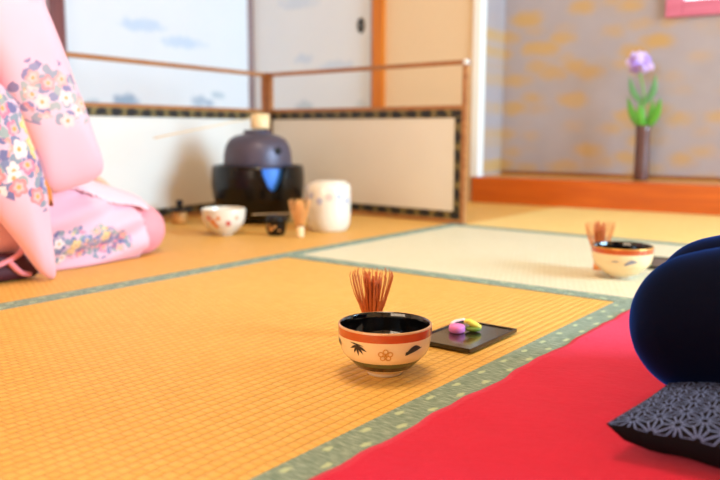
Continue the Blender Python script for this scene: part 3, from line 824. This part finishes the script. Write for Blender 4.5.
for k in range(14):
    a = 2*PI*k/7+(.4 if k >= 7 else 0); inner = k >= 7
    dirv = Vector((math.cos(a), math.sin(a), 0))
    tip = top+dirv*(.030 if inner else .058)+Vector((0, 0, (.088, .070)[k % 2] if inner else (.004, .040, .022)[k % 3]))
    obj('petal', blade(top, tip, dirv*.020+Vector((0, 0, .028 if inner else .034)), .019), M_PETAL if k % 2 else M_PETAL2, fl, True)

# ------------------------------------------------------------------ cushion and people
zb = bmesh.new(); uvl = zb.loops.layers.uv.verify()
N = 44; ZX, ZY = .285, .268
def zab(u, v, top):
    e = (max(0, 1-u*u)*max(0, 1-v*v))**.55
    x = u*ZX*(1-.055*(1-v*v)*abs(u)**3); y = v*ZY*(1-.055*(1-u*u)*abs(v)**3)
    ripple = .0012*math.sin(u*31+v*7)*math.exp(-((1-abs(v))*5)**2)
    if not top:
        e2 = (max(0, 1-u**4)*max(0, 1-v**4))**.16
        return (x, y, .034-.0335*e2+ripple)
    return (x, y, .034+(.054*e)+ripple)
for top in (True, False):
    gv = [[zb.verts.new(zab(-1+2*i/N, -1+2*j/N, top)) for j in range(N+1)] for i in range(N+1)]
    for i in range(N):
        for j in range(N):
            f = zb.faces.new((gv[i][j], gv[i+1][j], gv[i+1][j+1], gv[i][j+1]))
            f.material_index = 0 if top else 1
            for l, (p, q) in zip(f.loops, ((i, j), (i+1, j), (i+1, j+1), (i, j+1))): l[uvl].uv = (ZX*2*p/N, ZY*2*q/N+(0 if top else .013))
bmesh.ops.remove_doubles(zb, verts=zb.verts, dist=.0004)
zab_o = obj('floor_cushion', zb, [M_ASANOHA, plain('shaded_black_cloth', (16, 15, 22), .85, .2, 150, spec=.1)], None, True, (.027, 1.012, .0060))  # black underside, with the contact shadow below put into its colour
tag(zab_o, 'navy floor cushion with pale hemp-leaf star print on the red felt', 'floor cushion')

def seated_body(bm, hands_on_lap=True):
    """one continuous kneeling figure facing +y, origin under the hips on the seat"""
    C = lambda *a: capsule(bm, *a)
    C((0, -.02, .2), (0, .0, .3), .105, .10); C((0, .0, .3), (0, .02, .46), .10, .115); C((-.10, .02, .54), (.10, .02, .54), .075, .075)
    C((0, .02, .58), (0, .045, .70), .05, .046)
    for s in (-1, 1):
        C((.1*s, .05, .14), (.09*s, .38, .075), .07, .05); C((.09*s, .36, .05), (.08*s, 0, .04), .045, .036); C((.08*s, 0, .035), (.07*s, -.12, .025), .03, .02)
        sh, el, wr = Vector((.165*s, .02, .565)), Vector((.205*s, .06, .325)), Vector((.13*s, .245, .225))
        C(sh, el, .05, .04); C(el, wr, .039, .026)
        d = (Vector((.095*s, .335, .175))-wr).normalized(); side = Vector((-s*d.y, s*d.x, 0)).normalized()
        pc = wr+d*.055
        rot = d.to_track_quat('Y', 'Z').to_matrix()
        ellipsoid(bm, pc, (.040, .052, .015), rot)
        for k, (off, ln) in enumerate(((.029, .068), (.010, .076), (-.009, .071), (-.027, .056))):
            b = wr+d*.092+side*off*s*1.05; m1 = b+d*ln*.55+Vector((0, 0, -.010)); t = m1+d*ln*.4+Vector((0, 0, -.020))
            capsule(bm, b, m1, .0088, .0080, 10); capsule(bm, m1, t, .0080, .0068, 10)
        b = wr+d*.03+side*.030*s; m1 = b+d*.034+side*.022*s; t = m1+d*.030+side*.002*s+Vector((0, 0, -.006))
        capsule(bm, b, m1, .0115, .0095, 10); capsule(bm, m1, t, .0095, .0078, 10)
    # head: skull, jaw, brow, nose, ears
    ellipsoid(bm, (0, .045, .815), (.074, .092, .098)); ellipsoid(bm, (0, .078, .765), (.054, .060, .058)); ellipsoid(bm, (0, .105, .728), (.024, .022, .018))
    capsule(bm, (0, .132, .812), (0, .150, .782), .008, .013, 10)
    for s in (-1, 1):
        ellipsoid(bm, (.073*s, .045, .795), (.010, .020, .030)); ellipsoid(bm, (.030*s, .122, .832), (.022, .012, .008)); ellipsoid(bm, (.038*s, .108, .780), (.02, .018, .02))
def person(label, loc, rz, short_hair):
    p = thing('person', label, 'person', loc, rz)
    bm = bmesh.new(); seated_body(bm); b = obj('body', fused(bm, .0058, 3), M_SKIN, p, True)
    for s in (-1, 1):
        e = bmesh.new(); ellipsoid(e, (.030*s, .1235, .815), (.013, .008, .0065)); obj('eye', e, M_EYE, b, True)
    e = bmesh.new(); ellipsoid(e, (0, .136, .755), (.022, .007, .0065)); obj('lips', e, M_LIP, b, True)
    h = bmesh.new()
    ellipsoid(h, (0, .026, .836), (.083, .090, .094)); ellipsoid(h, (0, -.005, .79), (.076, .062, .075))
    if not short_hair: ellipsoid(h, (0, -.075, .845), (.05, .045, .045))
    obj('hair', fused(h, .009, 4, lambda c: (c.y > .095-(c.z-.80)*.25 and c.z < .875)), M_HAIR, p, True)
    return p

# host in the pink kimono, facing the kettle
HX, HY = -1.86, .87
host = person('person in a pink flowered kimono kneeling beside the kettle, seen from the side', (HX, HY, 0), 0, False)
SPOT_A = [(.32, .105, .395, .07), (.32, .05, .41, .08), (.32, .14, .395, .055)]
SPOT_B = [(.31, .0, .27, .10), (.31, -.03, .34, .09), (.31, .035, .21, .06)]
SPOT_H = [(.215, .12, .06, .05), (.215, .18, .065, .05), (.215, .24, .06, .05), (.21, .30, .05, .04)]
K_A = kimono_material('pink_silk_sleeve', SPOT_A, scale=26, sparse=1.0, amount=.85, blooms=((240, 140, 138), (244, 164, 150), (246, 206, 200))); K_B = kimono_material('pink_silk_flowered', SPOT_B, scale=22, sparse=.55)
K_S = kimono_material('pink_silk_skirt', SPOT_H, scale=34, sparse=.8); K_P = kimono_material('pink_silk_plain', [], (244, 192, 202), (247, 205, 213))
def lap(bm, g, kneey=.395, low=0):
    for s in (-1, 1):
        capsule(bm, (.105*s, -.02, .15), (.125*s, kneey, .066), .135+g, .072+g)
        capsule(bm, (.13*s, -.12, .055), (.145*s, kneey-.03, .05), .05+g, .05+g)
    capsule(bm, (0, -.05, .16), (0, kneey-.05, .08), .12+g, .07+g)
    capsule(bm, (-.1, -.12, .06), (.1, -.12, .06), .06, .06)
bm = bmesh.new(); lap(bm, 0, .418); under = fused(bm, .011, 8)
for v in under.verts: v.co.z = max(v.co.z, .001)
obj('underskirt', under, M_PEACH, host, True)
bm = bmesh.new(); lap(bm, .012, .40)
for s in (-1, 1): capsule(bm, (.185*s, -.1, .022), (.17*s, .40, .02), .030, .026)
sk = fused(bm, .010, 6, lambda c: c.y > .375+.02*math.sin(c.z*30))
for v in sk.verts:
    f = .0075*math.sin(v.co.z*85-v.co.y*22)*max(0, min(1, (v.co.y+.05)*4)); v.co.x += f*(1 if v.co.x > 0 else -1)
    v.co.z = max(v.co.z, .003)
skirt = obj('kimono_skirt', sk, K_S, host, True); solid(skirt, .004, 0)
bm = bmesh.new(); lap(bm, .019, .40)
fp = fused(bm, .010, 6, lambda c: c.y > .405 or c.y < .02 or c.z < .176-(c.y-.20)*.30+.006*math.sin(c.y*40))
panel = obj('front_overlap', fp, K_P, skirt, True); solid(panel, .005, 0)
bm = bmesh.new()
capsule(bm, (0, -.03, .22), (0, .02, .42), .165, .135); capsule(bm, (0, .02, .42), (0, .03, .52), .135, .125)
capsule(bm, (-.13, .02, .575), (.13, .02, .575), .072, .072); capsule(bm, (0, .02, .58), (0, .02, .64), .075, .06)
obj('kimono_bodice', fused(bm, .010, 6), kimono_material('pink_silk_bodice', []), host, True)
bm = bmesh.new()
def ringloft(bm, secs, seg=40):
    prev = None
    for cy, z, rx, ry in secs:
        ring = [bm.verts.new((rx*math.cos(2*PI*k/seg), cy+ry*math.sin(2*PI*k/seg), z)) for k in range(seg)]
        if prev:
            for k in range(seg): bm.faces.new((prev[k], prev[(k+1) % seg], ring[(k+1) % seg], ring[k]))
        prev = ring
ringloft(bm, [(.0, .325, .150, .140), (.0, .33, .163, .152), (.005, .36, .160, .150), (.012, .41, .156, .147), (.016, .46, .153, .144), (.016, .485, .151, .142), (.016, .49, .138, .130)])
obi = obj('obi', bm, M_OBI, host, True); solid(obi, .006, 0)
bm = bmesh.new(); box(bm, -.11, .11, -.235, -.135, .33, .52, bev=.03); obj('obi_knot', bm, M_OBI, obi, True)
bm = bmesh.new()
tube(bm, spline([(-.055, -.03, .655), (-.075, .04, .64), (-.035, .125, .56), (.03, .155, .49)], 5), .014, 8, .5); tube(bm, spline([(.055, -.03, .655), (.075, .04, .64), (.035, .13, .56), (-.03, .155, .49)], 5), .014, 8, .5)
obj('collar', bm, M_WHITESUGAR, host, True)
OUT_A = [(.082, .606), (.143, .451), (.186, .335), (.214, .250), (.198, .218), (.145, .200), (.086, .192), (.052, .22), (.012, .329), (-.02, .392), (-.05, .475), (-.065, .557), (-.04, .630), (.045, .650)]
OUT_B = [(-.10, .52), (-.045, .44), (-.010, .405), (.004, .387), (.021, .329), (.048, .254), (.061, .189), (.066, .1), (.071, .022), (.0655, .003), (.046, .011), (.024, .037), (-.015, .098), (-.055, .155), (-.101, .229), (-.135, .36), (-.13, .47)]
for s in (1, -1):
    f = inflate(OUT_A, .265, .058, [(.006, 30, 9, 0), (.004, 12, -38, 1)])
    if s < 0: bmesh.ops.scale(f, vec=(-1, 1, 1), verts=f.verts)
    sa = obj('kimono_sleeve', f, K_A, host, True)
    f = inflate(OUT_B, .288, .034, [(.007, 46, 12, .5), (.004, 70, -8, 2)])
    if s < 0: bmesh.ops.scale(f, vec=(-1, 1, 1), verts=f.verts)
    obj('sleeve_drape', f, K_B, sa, True)
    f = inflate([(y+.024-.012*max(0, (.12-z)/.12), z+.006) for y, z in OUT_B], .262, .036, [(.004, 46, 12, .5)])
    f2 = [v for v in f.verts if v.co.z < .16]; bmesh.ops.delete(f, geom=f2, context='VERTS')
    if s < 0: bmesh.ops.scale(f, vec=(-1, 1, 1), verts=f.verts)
    obj('sleeve_gap_shade', f, M_OBI, sa, True)  # orange strip stands in for warm shade inside the sleeve opening
    # top of the sleeve joins the shoulder
    f = bmesh.new(); capsule(f, (s*.13, .02, .585), (s*.265, .045, .60), .068, .045); obj('shoulder_fold', fused(f, .01, 4), K_A, sa, True)
bm = bmesh.new()
capsule(bm, (.215, -.10, .02), (.232, .045, .022), .022, .020); capsule(bm, (.225, -.09, .055), (.235, .02, .045), .016, .018)
fo = fused(bm, .006, 4)
for v in fo.verts: v.co.z = max(v.co.z, .001)
obj('hem_fold', fo, M_MAROON, host, True)
bm = bmesh.new(); tube(bm, spline([(.250, -.09, .030), (.252, -.03, .045), (.250, .01, .060), (.240, .03, .075)], 4), .008, 8, .7); tube(bm, spline([(.245, .035, .012), (.252, .01, .022), (.250, -.015, .050)], 4), .009, 8, .7)
obj('hem_piping', bm, M_PEACH, host, True)

# guest in navy, kneeling on the cushion and facing the bowls
GX, GY, GZ = .195, 1.015, .052
guest = person('person in dark navy clothes kneeling on the printed cushion at the right edge', (GX, GY, GZ), PI/2, True)
bm = bmesh.new()
for s in (-1, 1):
    kz = .060 if s < 0 else .057
    capsule(bm, (.10*s, .06, .135), (.085*s, .408 if s < 0 else .432, kz), .112, .085, 28)
    capsule(bm, (.10*s, -.12, .045), (.095*s, .36, .035), .055, .058)
capsule(bm, (0, .0, .14), (0, .3, .085), .10, .07)
capsule(bm, (0, -.02, .2), (0, .015, .47), .158, .142); capsule(bm, (-.135, .015, .56), (.135, .015, .56), .092, .092); capsule(bm, (0, .02, .56), (0, .03, .625), .085, .062)
for s in (-1, 1):
    capsule(bm, (.168*s, .018, .56), (.21*s, .06, .325), .078, .064); capsule(bm, (.21*s, .06, .325), (.15*s, .205, .245), .058, .048)
gk = obj('navy_clothing', fused(bm, .009, 8), M_NAVY, guest, True)

# ------------------------------------------------------------------ light
def area(name, loc, target, sx, sy, power, col):
    l = bpy.data.lights.new(name, 'AREA'); l.shape = 'RECTANGLE'; l.size = sx; l.size_y = sy; l.energy = power; l.color = col
    o = bpy.data.objects.new(name, l); COL.objects.link(o); o.location = loc
    o.rotation_euler = (Vector(target)-Vector(loc)).to_track_quat('-Z', 'Y').to_euler(); return o
area('window_daylight', (XR+.14, 2.4, 1.25), (0, 2.2, 1.0), 1.8, 1.7, 280, (.48, .76, 1.0))
area('rear_daylight', (-.6, YF-.14, 1.3), (-.6, 0, 1.1), 2.5, 1.35, 72, (1.0, .74, .47))
area('fill_lamp_light', (-.7, .9, HGT-.13), (-.7, .9, 0), .7, .7, 26, (1.0, .80, .56))  # warm fill under the added ceiling lamp
w = bpy.data.worlds.new('sky'); S.world = w; w.use_nodes = True
w.node_tree.nodes['Background'].inputs[0].default_value = (.75, .87, 1, 1); w.node_tree.nodes['Background'].inputs[1].default_value = 1.2

# ------------------------------------------------------------------ camera
f_px, pit, roll, yaw, H = 779.3, .139566, .00288, .652943, .33
fw = Vector((-math.sin(yaw)*math.cos(pit), math.cos(yaw)*math.cos(pit), -math.sin(pit)))
r = fw.cross(Vector((0, 0, 1))).normalized(); u = r.cross(fw)
r2 = r*math.cos(roll)+u*math.sin(roll); u2 = -r*math.sin(roll)+u*math.cos(roll)
cam = bpy.data.cameras.new('camera'); co = bpy.data.objects.new('camera', cam); COL.objects.link(co)
co.matrix_world = Matrix(((r2.x, u2.x, -fw.x, 0), (r2.y, u2.y, -fw.y, 0), (r2.z, u2.z, -fw.z, H), (0, 0, 0, 1)))
cam.sensor_width = 36; cam.lens = f_px/720*36; cam.clip_start = .02
cam.dof.use_dof = True; cam.dof.focus_distance = 1.06; cam.dof.aperture_fstop = 3.4
S.camera = co
S.view_settings.view_transform = 'Standard'; S.view_settings.look = 'None'; S.view_settings.gamma = 1
S.view_settings.use_curve_mapping = False; S.view_settings.exposure = 0.12
